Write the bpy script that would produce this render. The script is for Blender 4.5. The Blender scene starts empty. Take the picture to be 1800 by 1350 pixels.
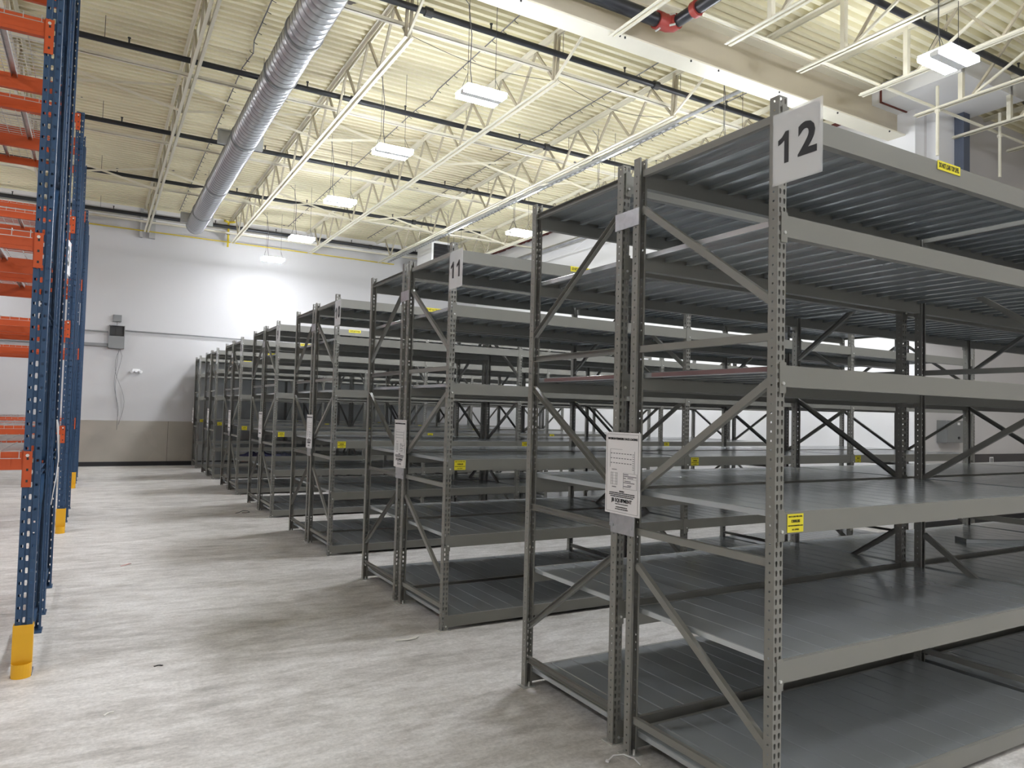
import bpy, bmesh, math, random
from mathutils import Vector, Matrix
random.seed(7)
S = bpy.context.scene
COL = S.collection

# ------------------------------------------------------------------ camera
CAMZ = 1.707
yaw, pitch, roll = 0.5212, 0.0398, 0.0251
fwd = Vector((math.sin(yaw)*math.cos(pitch), math.cos(yaw)*math.cos(pitch), math.sin(pitch)))
rt = Vector((math.cos(yaw), -math.sin(yaw), 0)); up = rt.cross(fwd)
r2 = rt*math.cos(roll)+up*math.sin(roll); u2 = -rt*math.sin(roll)+up*math.cos(roll)
cam = bpy.data.cameras.new('camera'); co = bpy.data.objects.new('camera', cam); COL.objects.link(co)
cam.sensor_width = 36; cam.lens = 36*1272.08/1800; cam.clip_start = .05; cam.clip_end = 200
M = Matrix((r2, u2, -fwd)).transposed().to_4x4(); M.translation = Vector((0, 0, CAMZ)); co.matrix_world = M
S.camera = co
# ------------------------------------------------------------------ world, exposure
w = bpy.data.worlds.new('world'); S.world = w; w.use_nodes = True
w.node_tree.nodes['Background'].inputs[0].default_value = (.02, .02, .022, 1)
w.node_tree.nodes['Background'].inputs[1].default_value = 1
S.view_settings.view_transform = 'Standard'; S.view_settings.look = 'None'
S.view_settings.gamma = 1; S.view_settings.use_curve_mapping = False
S.view_settings.exposure = 0.0
LAMP_FACE = 212.0        # emission of the high-bay lamp faces
S.cycles.use_denoising = True
S.cycles.max_bounces = 8; S.cycles.diffuse_bounces = 5; S.cycles.glossy_bounces = 4
S.cycles.transmission_bounces = 4; S.cycles.transparent_max_bounces = 6
S.cycles.sample_clamp_indirect = 6
S.cycles.use_adaptive_sampling = True
try: S.cycles.denoiser = 'OPENIMAGEDENOISE'
except Exception: pass

# ------------------------------------------------------------------ materials
def nt_of(name):
    m = bpy.data.materials.new(name); m.use_nodes = True
    nt = m.node_tree; b = nt.nodes['Principled BSDF']
    return m, nt, b
def N(nt, t, **kw):
    n = nt.nodes.new(t)
    for k, v in kw.items(): setattr(n, k, v)
    return n
def paint(name, col, rough=.45, metal=0., var=.08, scale=3., bump=0., spec=.5):
    """painted or metal surface with slight procedural variation"""
    m, nt, b = nt_of(name)
    tc = N(nt, 'ShaderNodeTexCoord'); no = N(nt, 'ShaderNodeTexNoise')
    no.inputs['Scale'].default_value = scale; no.inputs['Detail'].default_value = 5
    nt.links.new(tc.outputs['Object'], no.inputs['Vector'])
    mr = N(nt, 'ShaderNodeMapRange'); mr.inputs[3].default_value = 1-var; mr.inputs[4].default_value = 1+var
    nt.links.new(no.outputs[0], mr.inputs[0])
    mx = N(nt, 'ShaderNodeVectorMath', operation='SCALE'); mx.inputs[0].default_value = col[:3]
    nt.links.new(mr.outputs[0], mx.inputs['Scale']); nt.links.new(mx.outputs[0], b.inputs['Base Color'])
    b.inputs['Roughness'].default_value = rough; b.inputs['Metallic'].default_value = metal
    b.inputs['Specular IOR Level'].default_value = spec
    if bump:
        bu = N(nt, 'ShaderNodeBump'); bu.inputs['Strength'].default_value = bump; bu.inputs['Distance'].default_value = .01
        nt.links.new(no.outputs[0], bu.inputs['Height']); nt.links.new(bu.outputs[0], b.inputs['Normal'])
    return m
def galv(name, col, rough=.33, var=.22, scale=28., metal=.85, flat=False):
    """galvanised sheet: spangle in colour and gloss"""
    m, nt, b = nt_of(name)
    tc = N(nt, 'ShaderNodeTexCoord'); vo = N(nt, 'ShaderNodeTexVoronoi'); vo.inputs['Scale'].default_value = scale
    no = N(nt, 'ShaderNodeTexNoise'); no.inputs['Scale'].default_value = 2.2; no.inputs['Detail'].default_value = 6
    ge = N(nt, 'ShaderNodeNewGeometry')
    nt.links.new(ge.outputs['Position'], no.inputs['Vector']); nt.links.new(ge.outputs['Position'], vo.inputs['Vector'])
    ad = N(nt, 'ShaderNodeMath', operation='MULTIPLY_ADD')
    sp = N(nt, 'ShaderNodeSeparateColor'); nt.links.new(vo.outputs['Color'], sp.inputs[0])
    nt.links.new(sp.outputs[0], ad.inputs[0]); ad.inputs[1].default_value = 0. if flat else .22; nt.links.new(no.outputs[0], ad.inputs[2])
    mr = N(nt, 'ShaderNodeMapRange'); mr.inputs[1].default_value = .3; mr.inputs[2].default_value = 1.1
    mr.inputs[3].default_value = 1-var; mr.inputs[4].default_value = 1+var; nt.links.new(ad.outputs[0], mr.inputs[0])
    mx = N(nt, 'ShaderNodeVectorMath', operation='SCALE'); mx.inputs[0].default_value = col
    nt.links.new(mr.outputs[0], mx.inputs['Scale']); nt.links.new(mx.outputs[0], b.inputs['Base Color'])
    r = N(nt, 'ShaderNodeMapRange'); r.inputs[3].default_value = rough-(.02 if flat else .09); r.inputs[4].default_value = rough+(.06 if flat else .12)
    nt.links.new(no.outputs[0], r.inputs[0]); nt.links.new(r.outputs[0], b.inputs['Roughness'])
    b.inputs['Metallic'].default_value = metal
    return m
def emit(name, col, s):
    m, nt, b = nt_of(name); b.inputs['Base Color'].default_value = (.9, .9, .9, 1)
    b.inputs['Emission Color'].default_value = (*col, 1); b.inputs['Emission Strength'].default_value = s
    return m

M_grey = paint('rack_grey_paint', (.225, .221, .202), .38, var=.05)
M_deck = galv('galvanised_deck', (.56, .59, .61), .20, metal=.55, var=.07, flat=True)
M_galv = galv('galvanised_steel', (.52, .53, .55), .34, scale=40)
M_duct = galv('spiral_duct_metal', (.58, .59, .61), .30, var=.03, scale=60, flat=True)
M_blue = paint('blue_upright_paint', (.027, .070, .150), .42, var=.06)
M_orange = paint('orange_beam_paint', (.56, .085, .018), .42, var=.05)
M_yellow = paint('yellow_guard_paint', (.80, .42, .012), .4, var=.04)
M_cream = paint('cream_ceiling_paint', (.84, .78, .56), .6, var=.06, scale=2)
M_cream2 = paint('cream_steel_paint', (.79, .75, .62), .5, var=.05)
M_web = paint('shaded_web_paint', (.42, .375, .28), .55, var=.05)  # cream joist steel; the bars' shadow side is put into this darker colour
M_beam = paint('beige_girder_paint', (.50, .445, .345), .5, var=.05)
M_black = paint('black_pipe_paint', (.012, .013, .018), .38, var=.1)
M_dark = paint('dark_iron', (.03, .03, .03), .5)
M_red = paint('red_coupling', (.33, .045, .035), .5)
M_primer = paint('red_primer', (.12, .02, .012), .7)
M_white = paint('white_paper', (.82, .80, .80), .5, var=.01)
M_whitep = paint('white_plastic', (.85, .85, .86), .35, var=.02)
M_ink = paint('black_ink', (.006, .006, .008), .5, var=.01)
M_inkg = paint('grey_ink', (.12, .12, .13), .6, var=.01)
M_sticker = paint('yellow_sticker', (.80, .70, .03), .5, var=.03)
M_boxg = paint('electrical_box_grey', (.22, .225, .23), .45)
M_wire = galv('wire_deck_steel', (.62, .62, .62), .36)
M_clear, nt, b = nt_of('clear_plastic')
b.inputs['Base Color'].default_value = (.92, .94, .95, 1); b.inputs['Roughness'].default_value = .08
b.inputs['Alpha'].default_value = .32
M_cloth = paint('navy_cloth', (.012, .013, .05), .9, var=.4, scale=9)
M_bolt = paint('zinc_bolt', (.75, .75, .73), .35, metal=.6)
M_gas = paint('yellow_gas_pipe', (.62, .47, .03), .5)
M_skirt = paint('dark_skirting', (.012, .012, .014), .5)
M_cable = paint('grey_cable', (.16, .16, .17), .6)
M_lampface = emit('lamp_face', (.945, .975, 1.03), LAMP_FACE)
M_lampbody = paint('lamp_body_white', (.8, .8, .8), .4)

def wall_mat(name, col):
    m, nt, b = nt_of(name)
    ge = N(nt, 'ShaderNodeNewGeometry'); no = N(nt, 'ShaderNodeTexNoise'); no.inputs['Scale'].default_value = .45; no.inputs['Detail'].default_value = 6
    nt.links.new(ge.outputs['Position'], no.inputs['Vector'])
    mr = N(nt, 'ShaderNodeMapRange'); mr.inputs[3].default_value = .93; mr.inputs[4].default_value = 1.05
    nt.links.new(no.outputs[0], mr.inputs[0])
    mx = N(nt, 'ShaderNodeVectorMath', operation='SCALE'); mx.inputs[0].default_value = col
    nt.links.new(mr.outputs[0], mx.inputs['Scale']); nt.links.new(mx.outputs[0], b.inputs['Base Color'])
    b.inputs['Roughness'].default_value = .75
    n2 = N(nt, 'ShaderNodeTexNoise'); n2.inputs['Scale'].default_value = 30; nt.links.new(ge.outputs['Position'], n2.inputs['Vector'])
    bu = N(nt, 'ShaderNodeBump'); bu.inputs['Strength'].default_value = .08; bu.inputs['Distance'].default_value = .01
    nt.links.new(n2.outputs[0], bu.inputs['Height']); nt.links.new(bu.outputs[0], b.inputs['Normal'])
    return m
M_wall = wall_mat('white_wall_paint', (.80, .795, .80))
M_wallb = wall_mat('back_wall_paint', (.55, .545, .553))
M_wallg = wall_mat('grey_white_wall_paint', (.62, .60, .60))
M_wainscot = galv('metal_wainscot', (.46, .43, .38), .36, var=.10, scale=1.2)
M_wdark = paint('dark_wainscot', (.035, .03, .03), .18, var=.5, scale=4)

def concrete():
    m, nt, b = nt_of('concrete_floor')
    ge = N(nt, 'ShaderNodeNewGeometry')
    mp = N(nt, 'ShaderNodeMapping'); mp.inputs['Scale'].default_value = (1, 2.6, 1); mp.inputs['Rotation'].default_value = (0, 0, .12)
    nt.links.new(ge.outputs['Position'], mp.inputs['Vector'])
    def noise(sc, det, rgh, src):
        n = N(nt, 'ShaderNodeTexNoise'); n.inputs['Scale'].default_value = sc; n.inputs['Detail'].default_value = det
        n.inputs['Roughness'].default_value = rgh; nt.links.new(src, n.inputs['Vector']); return n
    n1 = noise(.75, 10, .62, mp.outputs[0]); n2 = noise(4.5, 10, .7, mp.outputs[0]); n3 = noise(40, 6, .7, ge.outputs['Position'])
    n1.inputs['Distortion'].default_value = 1.2
    cr = N(nt, 'ShaderNodeValToRGB'); e = cr.color_ramp.elements
    e[0].position = .37; e[0].color = (.35, .33, .31, 1); e[1].position = .62; e[1].color = (.72, .70, .68, 1)
    k = cr.color_ramp.elements.new(.5); k.color = (.55, .525, .50, 1)
    a = N(nt, 'ShaderNodeMath', operation='MULTIPLY_ADD'); a.inputs[1].default_value = .55; nt.links.new(n2.outputs[0], a.inputs[0])
    a2 = N(nt, 'ShaderNodeMath', operation='MULTIPLY'); a2.inputs[1].default_value = .5; nt.links.new(n1.outputs[0], a2.inputs[0]); nt.links.new(a2.outputs[0], a.inputs[2])
    nt.links.new(a.outputs[0], cr.inputs[0])
    mr = N(nt, 'ShaderNodeMapRange'); mr.inputs[1].default_value = .3; mr.inputs[2].default_value = .7; mr.inputs[3].default_value = .80; mr.inputs[4].default_value = 1.16
    nt.links.new(n3.outputs[0], mr.inputs[0])
    mx = N(nt, 'ShaderNodeVectorMath', operation='SCALE'); nt.links.new(cr.outputs[0], mx.inputs[0]); nt.links.new(mr.outputs[0], mx.inputs['Scale'])
    # scratches: thin pale veins of a stretched distorted noise
    mp2 = N(nt, 'ShaderNodeMapping'); mp2.inputs['Scale'].default_value = (1, 1.6, 1); nt.links.new(ge.outputs['Position'], mp2.inputs['Vector'])
    v = noise(1.1, 6, .55, mp2.outputs[0]); v.inputs['Distortion'].default_value = 2.5
    s1 = N(nt, 'ShaderNodeMath', operation='SUBTRACT'); s1.inputs[1].default_value = .5; nt.links.new(v.outputs[0], s1.inputs[0])
    s2 = N(nt, 'ShaderNodeMath', operation='ABSOLUTE'); nt.links.new(s1.outputs[0], s2.inputs[0])
    s3 = N(nt, 'ShaderNodeMapRange'); s3.inputs[1].default_value = .0; s3.inputs[2].default_value = .004; s3.inputs[3].default_value = .22; s3.inputs[4].default_value = 0
    nt.links.new(s2.outputs[0], s3.inputs[0])
    # chalk line snapped along the rack ends
    sx = N(nt, 'ShaderNodeSeparateXYZ'); nt.links.new(ge.outputs['Position'], sx.inputs[0])
    c1 = N(nt, 'ShaderNodeMath', operation='SUBTRACT'); c1.inputs[1].default_value = 2.33; nt.links.new(sx.outputs[0], c1.inputs[0])
    c2 = N(nt, 'ShaderNodeMath', operation='ABSOLUTE'); nt.links.new(c1.outputs[0], c2.inputs[0])
    c3 = N(nt, 'ShaderNodeMapRange'); c3.inputs[1].default_value = .002; c3.inputs[2].default_value = .006; c3.inputs[3].default_value = .4; c3.inputs[4].default_value = 0
    nt.links.new(c2.outputs[0], c3.inputs[0])
    c4 = N(nt, 'ShaderNodeMath', operation='MULTIPLY'); nt.links.new(c3.outputs[0], c4.inputs[0]); nt.links.new(n2.outputs[0], c4.inputs[1])
    mm = N(nt, 'ShaderNodeMath', operation='MAXIMUM'); nt.links.new(s3.outputs[0], mm.inputs[0]); nt.links.new(c4.outputs[0], mm.inputs[1])
    mix = N(nt, 'ShaderNodeMix', data_type='RGBA'); nt.links.new(mm.outputs[0], mix.inputs[0])
    nt.links.new(mx.outputs[0], mix.inputs[6]); mix.inputs[7].default_value = (.8, .78, .74, 1)
    nt.links.new(mix.outputs[2], b.inputs['Base Color'])
    r = N(nt, 'ShaderNodeMapRange'); r.inputs[3].default_value = .38; r.inputs[4].default_value = .62
    nt.links.new(n2.outputs[0], r.inputs[0]); nt.links.new(r.outputs[0], b.inputs['Roughness'])
    bu = N(nt, 'ShaderNodeBump'); bu.inputs['Strength'].default_value = .12; bu.inputs['Distance'].default_value = .01
    nt.links.new(n3.outputs[0], bu.inputs['Height']); nt.links.new(bu.outputs[0], b.inputs['Normal'])
    return m
M_floor = concrete()
M_panel = galv('back_panel_sheet', (.50, .51, .51), .38, var=.14, scale=1.2, metal=.25)

# ------------------------------------------------------------------ mesh helpers
class MB:
    """collects simple solids into one mesh"""
    def __init__(s): s.v = []; s.f = []
    def box(s, x0, x1, y0, y1, z0, z1):
        n = len(s.v); s.v += [(x, y, z) for z in (z0, z1) for y in (y0, y1) for x in (x0, x1)]
        s.f += [tuple(n+i for i in q) for q in ((0,2,3,1),(4,5,7,6),(0,1,5,4),(2,6,7,3),(0,4,6,2),(1,3,7,5))]
        return s
    def bar(s, a, b, wx, wy, side=None):
        """box beam from a to b; side = direction of its width wx"""
        a = Vector(a); b = Vector(b); d = (b-a).normalized()
        u = Vector(side) if side else (Vector((0,0,1)) if abs(d.z) < .9 else Vector((1,0,0)))
        u = (u-d*u.dot(d)).normalized(); v = d.cross(u)
        n = len(s.v)
        for p in (a, b):
            for i, j in ((-1,-1),(1,-1),(1,1),(-1,1)): s.v.append(tuple(p+u*(i*wx/2)+v*(j*wy/2)))
        s.f += [tuple(n+i for i in q) for q in ((3,2,1,0),(4,5,6,7),(0,1,5,4),(1,2,6,5),(2,3,7,6),(3,0,4,7))]
        return s
    def tube(s, pts, r, n=8, cap=True):
        pts = [Vector(p) for p in pts]; base = len(s.v); k = len(pts)
        u = None
        for i, p in enumerate(pts):
            d = (pts[min(i+1, k-1)]-pts[max(i-1, 0)]).normalized()
            if u is None: u = d.orthogonal().normalized()
            u = (u-d*u.dot(d)).normalized(); v = d.cross(u)
            rr = r[i] if isinstance(r, (list, tuple)) else r
            for j in range(n):
                t = 2*math.pi*j/n; s.v.append(tuple(p+(u*math.cos(t)+v*math.sin(t))*rr))
        for i in range(k-1):
            for j in range(n):
                a = base+i*n+j; b = base+i*n+(j+1) % n; s.f.append((a, b, b+n, a+n))
        if cap:
            s.f.append(tuple(base+j for j in reversed(range(n)))); s.f.append(tuple(base+(k-1)*n+j for j in range(n)))
        return s
    def prism(s, prof, axis, a, b):
        """closed 2-D profile extruded along axis ('x': prof=(y,z); 'y': prof=(x,z); 'z': prof=(x,y))"""
        n = len(s.v); k = len(prof)
        for t in (a, b):
            for p, q in prof: s.v.append({'x': (t, p, q), 'y': (p, t, q), 'z': (p, q, t)}[axis])
        for i in range(k):
            j = (i+1) % k; s.f.append((n+i, n+j, n+k+j, n+k+i))
        s.f.append(tuple(n+i for i in reversed(range(k)))); s.f.append(tuple(n+k+i for i in range(k)))
        return s
    def mesh(s, name, m, fix=True):
        me = bpy.data.meshes.new(name); me.from_pydata(s.v, [], s.f); me.materials.append(m)
        if fix:
            bm = bmesh.new(); bm.from_mesh(me); bmesh.ops.recalc_face_normals(bm, faces=bm.faces); bm.to_mesh(me); bm.free()
        me.update(); return me
def put(name, me, parent=None, loc=(0,0,0), rot=None, scale=None):
    o = bpy.data.objects.new(name, me); COL.objects.link(o); o.location = loc
    if rot: o.rotation_euler = rot
    if scale: o.scale = scale
    if parent: o.parent = parent
    return o
def tag(o, label, cat, group=None):
    o['label'] = label; o['category'] = cat
    if group: o['group'] = group
    return o
def thing(name, label, cat, loc=(0,0,0), group=None):
    o = bpy.data.objects.new(name, None); COL.objects.link(o); o.location = loc; o.empty_display_size = .2
    return tag(o, label, cat, group)
def struct(name, me):
    o = put(name, me); o['kind'] = 'structure'; return o
def smooth(me, ang=.6):
    for p in me.polygons: p.use_smooth = True
    try: me.set_sharp_from_angle(angle=ang)
    except Exception: pass
    return me
TXT = {}
def text_mesh(body, size, m, bold=0., align='CENTER', depth=.0006, sx=1.):
    key = (body, size, m.name, bold, align, sx)
    if key in TXT: return TXT[key]
    cu = bpy.data.curves.new('text', 'FONT'); cu.body = body; cu.size = size; cu.align_x = align; cu.align_y = 'CENTER'
    cu.extrude = depth; cu.offset = bold; cu.resolution_u = 3; cu.space_line = 1.0
    o = bpy.data.objects.new('text', cu); COL.objects.link(o)
    dg = bpy.context.evaluated_depsgraph_get(); me = bpy.data.meshes.new_from_object(o.evaluated_get(dg))
    bpy.data.objects.remove(o); bpy.data.curves.remove(cu)
    me.name = 'lettering'; me.materials.clear(); me.materials.append(m)
    if sx != 1:
        for v in me.vertices: v.co.x *= sx
    TXT[key] = me
    return me
FACE_MY = (math.pi/2, 0, 0)                       # text readable from -Y
FACE_MX = (math.pi/2, 0, -math.pi/2)              # text readable from -X
FACE_PX = (math.pi/2, 0, math.pi/2)

# ------------------------------------------------------------------ room shell
XL, XR, YB, YF, ZC = -13.0, 17.0, -9.0, 22.35, 7.10
XW, YW = 11.3, 6.80                                # the wall corner right of the racks
struct('floor', MB().box(XL-.2, XR+.2, YB-.2, YF+.2, -.15, 0).mesh('floor', M_floor))
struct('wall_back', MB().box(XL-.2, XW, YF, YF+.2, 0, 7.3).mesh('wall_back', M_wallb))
struct('wall_left', MB().box(XL-.2, XL, YB, YF, 0, 7.3).mesh('wall_left', M_wall))
struct('wall_front', MB().box(XL-.2, XR+.2, YB-.2, YB, 0, 7.3).mesh('wall_front', M_wall))
struct('wall_right', MB().box(XW, XW+.25, YW, YF+.2, 0, 7.3).mesh('wall_right', M_wall))
struct('wall_right_return', MB().box(XW+.25, XR+.2, YW, YW+.25, 0, 7.3).mesh('wall_right_return', M_wallg))
struct('wall_right_near', MB().box(XR, XR+.2, YB, YW, 0, 7.3).mesh('wall_right_near', M_wallg))
# corrugated steel roof deck: ribs run along X
def roof(x0, x1, y0, y1, name):
    pitch = .152; pts = []; y = y0
    while y < y1:
        pts += [(y, ZC), (y+.062, ZC), (y+.078, ZC+.075), (y+.136, ZC+.075)]; y += pitch
    vs = []; fs = []
    for (yy, zz) in pts: vs += [(x0, yy, zz), (x1, yy, zz)]
    for i in range(len(pts)-1): fs.append((2*i, 2*i+1, 2*i+3, 2*i+2))
    n = len(vs); vs += [(x0, y0, ZC+.2), (x1, y0, ZC+.2), (x1, pts[-1][0], ZC+.2), (x0, pts[-1][0], ZC+.2)]
    fs.append((n, n+1, n+2, n+3))
    mb = MB(); mb.v = vs; mb.f = fs
    return mb.mesh(name, M_cream, fix=False)
def ceiling_material():
    m, nt, b = nt_of('roof_deck_paint')
    ge = N(nt, 'ShaderNodeNewGeometry'); no = N(nt, 'ShaderNodeTexNoise'); no.inputs['Scale'].default_value = .7; no.inputs['Detail'].default_value = 8
    mp = N(nt, 'ShaderNodeMapping'); mp.inputs['Scale'].default_value = (.35, 1, 1); nt.links.new(ge.outputs['Position'], mp.inputs['Vector'])
    nt.links.new(mp.outputs[0], no.inputs['Vector'])
    cr = N(nt, 'ShaderNodeValToRGB'); e = cr.color_ramp.elements
    e[0].position = .3; e[0].color = (.68, .615, .43, 1); e[1].position = .62; e[1].color = (.90, .85, .62, 1)
    nt.links.new(no.outputs[0], cr.inputs[0])
    # missing paint flecks
    n2 = N(nt, 'ShaderNodeTexNoise'); n2.inputs['Scale'].default_value = 2.6; n2.inputs['Detail'].default_value = 4
    mp2 = N(nt, 'ShaderNodeMapping'); mp2.inputs['Scale'].default_value = (.8, 3.2, 1); nt.links.new(ge.outputs['Position'], mp2.inputs['Vector'])
    nt.links.new(mp2.outputs[0], n2.inputs['Vector'])
    r = N(nt, 'ShaderNodeMapRange'); r.inputs[1].default_value = .735; r.inputs[2].default_value = .755; nt.links.new(n2.outputs[0], r.inputs[0])
    mix = N(nt, 'ShaderNodeMix', data_type='RGBA'); nt.links.new(r.outputs[0], mix.inputs[0]); nt.links.new(cr.outputs[0], mix.inputs[6])
    mix.inputs[7].default_value = (.16, .15, .15, 1); nt.links.new(mix.outputs[2], b.inputs['Base Color'])
    b.inputs['Roughness'].default_value = .6
    return m
M_roof = ceiling_material()
me = roof(XL-.2, XR+.2, YB-.2, YF+.2, 'ceiling'); me.materials[0] = M_roof; struct('ceiling', me)
# wainscots and skirtings
for k, x in enumerate([-13, -10.56, -8.12, -5.68, -3.24, -.6, 1.78]):
    x1 = [-10.56, -8.12, -5.68, -3.24, -.6, 1.78, 4.2][k]
    if k == 0: wb = struct('trim_1', MB().box(-13, 11.3, YF-.008, YF, .12, 1.225).mesh('trim_1', M_skirt))
    put('wainscot_panel', MB().box(x+.004, x1-.004, YF-.02, YF-.008, .12, 1.23).mesh('wainscot_panel', M_wainscot), wb)
for x in (4.2, 6.64, 9.08):
    put('wainscot_panel', MB().box(x+.004, x+2.436, YF-.02, YF-.008, .12, 1.23).mesh('wainscot_panel', M_wainscot), wb)
struct('baseboard_back', MB().box(XL, XW, YF-.03, YF, 0, .12).mesh('baseboard_back', M_skirt))
struct('baseboard_right', MB().box(XW, XR, YW-.02, YW, 0, .12).mesh('baseboard_right', M_skirt))
struct('trim_2', MB().box(12.95, XR, YW-.015, YW, .12, 1.2).mesh('trim_2', M_wdark))
struct('trim_3', MB().box(XL, XW, YF-.05, YF-.002, ZC-.10, ZC).mesh('trim_3', M_wall))
struct('trim_4', MB().box(XW-.16, XW-.002, 7.4, YF, ZC-.12, ZC-.01).mesh('trim_4', M_cream2))
mb = MB(); y = 7.5
while y < YF:
    h = .02+.03*random.random(); mb.box(XW-.15, XW-.02, y, y+.11+.05*random.random(), ZC-.12-h, ZC-.12); y += .15
struct('trim_5', mb.mesh('trim_5', M_primer))
# pilaster and boxed soffit where the girder meets the return wall
struct('wall_soffit', MB().box(10.62, 12.4, 5.72, 7.2, 6.79, 7.09).mesh('wall_soffit', M_wall))
struct('trim_6', MB().box(10.60, 11.60, 6.93, 6.955, 6.772, 6.79).box(10.60, 10.62, 6.93, 6.955, 6.79, 7.08).box(11.60, 11.62, 6.90, 6.93, 6.44, 6.79).mesh('trim_6', M_primer))
struct('wall_pilaster', MB().box(11.62, 12.5, 6.6, 6.8, 3.2, 6.79).mesh('wall_pilaster', M_wall))
struct('trim_7', MB().box(12.06, 12.24, 6.45, 6.6, 3.2, 6.79).mesh('trim_7', paint('blue_grey_column', (.10, .12, .17), .5)))

# ------------------------------------------------------------------ girder
g = thing('roof_girder', 'deep beige steel girder crossing under the roof, top right of the photo', 'girder', (0, 7.11, 6.4))
put('bottom_flange', MB().box(XL, 11.6, -.15, .15, 0, .022).mesh('bottom_flange', M_cream2), g)
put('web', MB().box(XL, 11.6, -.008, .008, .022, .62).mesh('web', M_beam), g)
put('top_flange', MB().box(XL, 11.6, -.15, .15, .60, .622).mesh('top_flange', M_cream2), g)
bolts = MB()
for x in (4.0, 5.42, 5.5, 6.6, 7.1, 8.3, 9.6, 10.9): bolts.tube([(x, -.13, -.022), (x, -.13, .0)], .012, 6)
put('bolt', bolts.mesh('bolt', M_dark), g)

# ------------------------------------------------------------------ bar joists
Z0 = 6.38
def chord(y0, y1, z, gap=.035, leg=.045, upw=1):
    mb = MB()
    for s in (-1, 1):
        xa, xb = sorted((s*gap/2, s*(gap/2+leg)))
        mb.box(xa, xb, y0, y1, z, z+.006)
        xa, xb = sorted((s*gap/2, s*(gap/2+.006)))
        mb.box(xa, xb, y0, y1, z if upw > 0 else z-leg, z+leg if upw > 0 else z)
    return mb
PIT = 1.045
YA, YZ = 8.42, 22.0
bc_far = chord(YA, YZ, 0).mesh('bottom_chord', M_cream2)
tc_far = chord(7.0, 22.34, .70, .035, .05, -1).mesh('top_chord', M_cream2)
H = .66
def dia(dy):
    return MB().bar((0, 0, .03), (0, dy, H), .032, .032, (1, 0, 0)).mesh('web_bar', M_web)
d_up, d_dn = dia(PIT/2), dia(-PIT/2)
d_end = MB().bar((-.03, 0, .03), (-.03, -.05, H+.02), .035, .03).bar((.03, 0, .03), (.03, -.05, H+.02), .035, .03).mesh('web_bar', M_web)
d_long = MB().bar((0, 0, .03), (0, -1.25, H), .03, .03).mesh('web_bar', M_cream2)
jx = [1.01+2.213*k for k in range(-6, 5)]
pos = {0:'through the left pallet racks', 1.01:'left of the spiral duct', 3.22:'between the spiral duct and the aisle lamps',
       5.44:'right of the row of aisle lamps', 7.65:'above the shelving rack ends, right of the galvanised tube', 9.86:'last before the right wall'}
for i, x in enumerate(jx):
    xx = round(x, 2)
    lab = {1.01: 'cream open-web roof joist just left of the spiral duct', 3.22: 'cream open-web roof joist between spiral duct and aisle lamps',
           5.44: 'cream open-web roof joist right of the aisle lamps', 7.65: 'cream open-web roof joist beside the galvanised tube',
           9.86: 'cream open-web roof joist nearest the right wall'}.get(xx)
    if not lab:
        n = sum(1 for q in jx if x < q < 1)
        lab = 'cream open-web roof joist above the blue pallet racks, %s from the spiral duct leftwards' % ['second', 'third', 'fourth', 'fifth', 'sixth', 'seventh'][n]
    j = thing('roof_joist', lab, 'roof joist', (x, 0, Z0), 'open-web joists beyond the girder')
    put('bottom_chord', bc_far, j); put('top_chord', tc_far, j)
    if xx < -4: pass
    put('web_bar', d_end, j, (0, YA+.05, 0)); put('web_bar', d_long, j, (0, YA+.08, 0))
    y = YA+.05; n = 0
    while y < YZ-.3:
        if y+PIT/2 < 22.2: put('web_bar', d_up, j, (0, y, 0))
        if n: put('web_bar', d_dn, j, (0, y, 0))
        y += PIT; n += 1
bc_near = chord(YB+.3, 6.43, 0, .03, .042).mesh('bottom_chord', M_cream2)
bc_tie = chord(YB+.3, 7.05, 0, .03, .042).mesh('bottom_chord', M_cream2)
tc_near = chord(YB+.01, 7.2, .70, .035, .05, -1).mesh('top_chord', M_cream2)
d_post = MB().box(-.035, .035, -.03, .03, .01, H+.03).mesh('web_bar', M_cream2)
nx = [5.35+1.335*k for k in range(-13, 9)]
for x in nx:
    k = round((x-5.35)/1.335)
    if 0 <= k <= 6:
        lab = 'cream joist before the girder, %s to the right of the red coupling' % ['first', 'second', 'third', 'fourth', 'fifth', 'sixth', 'seventh'][k]
    else:
        lab = 'cream joist out of frame, %s %s of the red coupling' % (['no','first','second','third','fourth','fifth','sixth','seventh','eighth','ninth','tenth','eleventh','twelfth','thirteenth','fourteenth'][abs(k)], 'left' if k < 0 else 'right')
    j = thing('roof_joist', lab, 'roof joist', (x, 0, Z0), 'closely spaced joists near the camera')
    put('bottom_chord', bc_tie if k in (0, 5) else bc_near, j); put('top_chord', tc_near, j)
    put('web_bar', d_post, j, (0, 5.75, 0)); put('web_bar', d_long, j, (0, 5.6, 0))
    y = 5.6; n = 0
    while y > -2 and k >= -1:
        put('web_bar', d_dn, j, (0, y, 0))
        if n: put('web_bar', d_up, j, (0, y, 0))
        y -= PIT; n += 1
# cross bridging between joists
br = 0
for (y, dy) in ((12.6, .55), (17.6, .55)):
    for i in range(4, len(jx)-1):
        xa, xb = jx[i], jx[i+1]
        lab = 'crossed cream bars %s, %s pair' % (
            {4: 'between joists far left above the pallet racks', 5: 'between joists left of the duct', 6: 'between the joists holding the duct', 7: 'between the joists by the aisle lamps', 8: 'between the joists right of the aisle lamps', 9: 'between the last two joists at right'}.get(i, 'joists'),
            'nearer' if y < 15 else 'farther')
        t = thing('cross_bridging', lab, 'bracing', (xa, y, Z0), 'cross bridging between joists')
        put('brace_bar', MB().bar((.03, 0, .03), (xb-xa-.03, dy, .66), .04, .006).mesh('brace_bar', M_cream2), t)
        put('brace_bar', MB().bar((xb-xa-.03, 0, .03), (.03, dy, .66), .04, .006).mesh('brace_bar', M_cream2), t)
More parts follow.
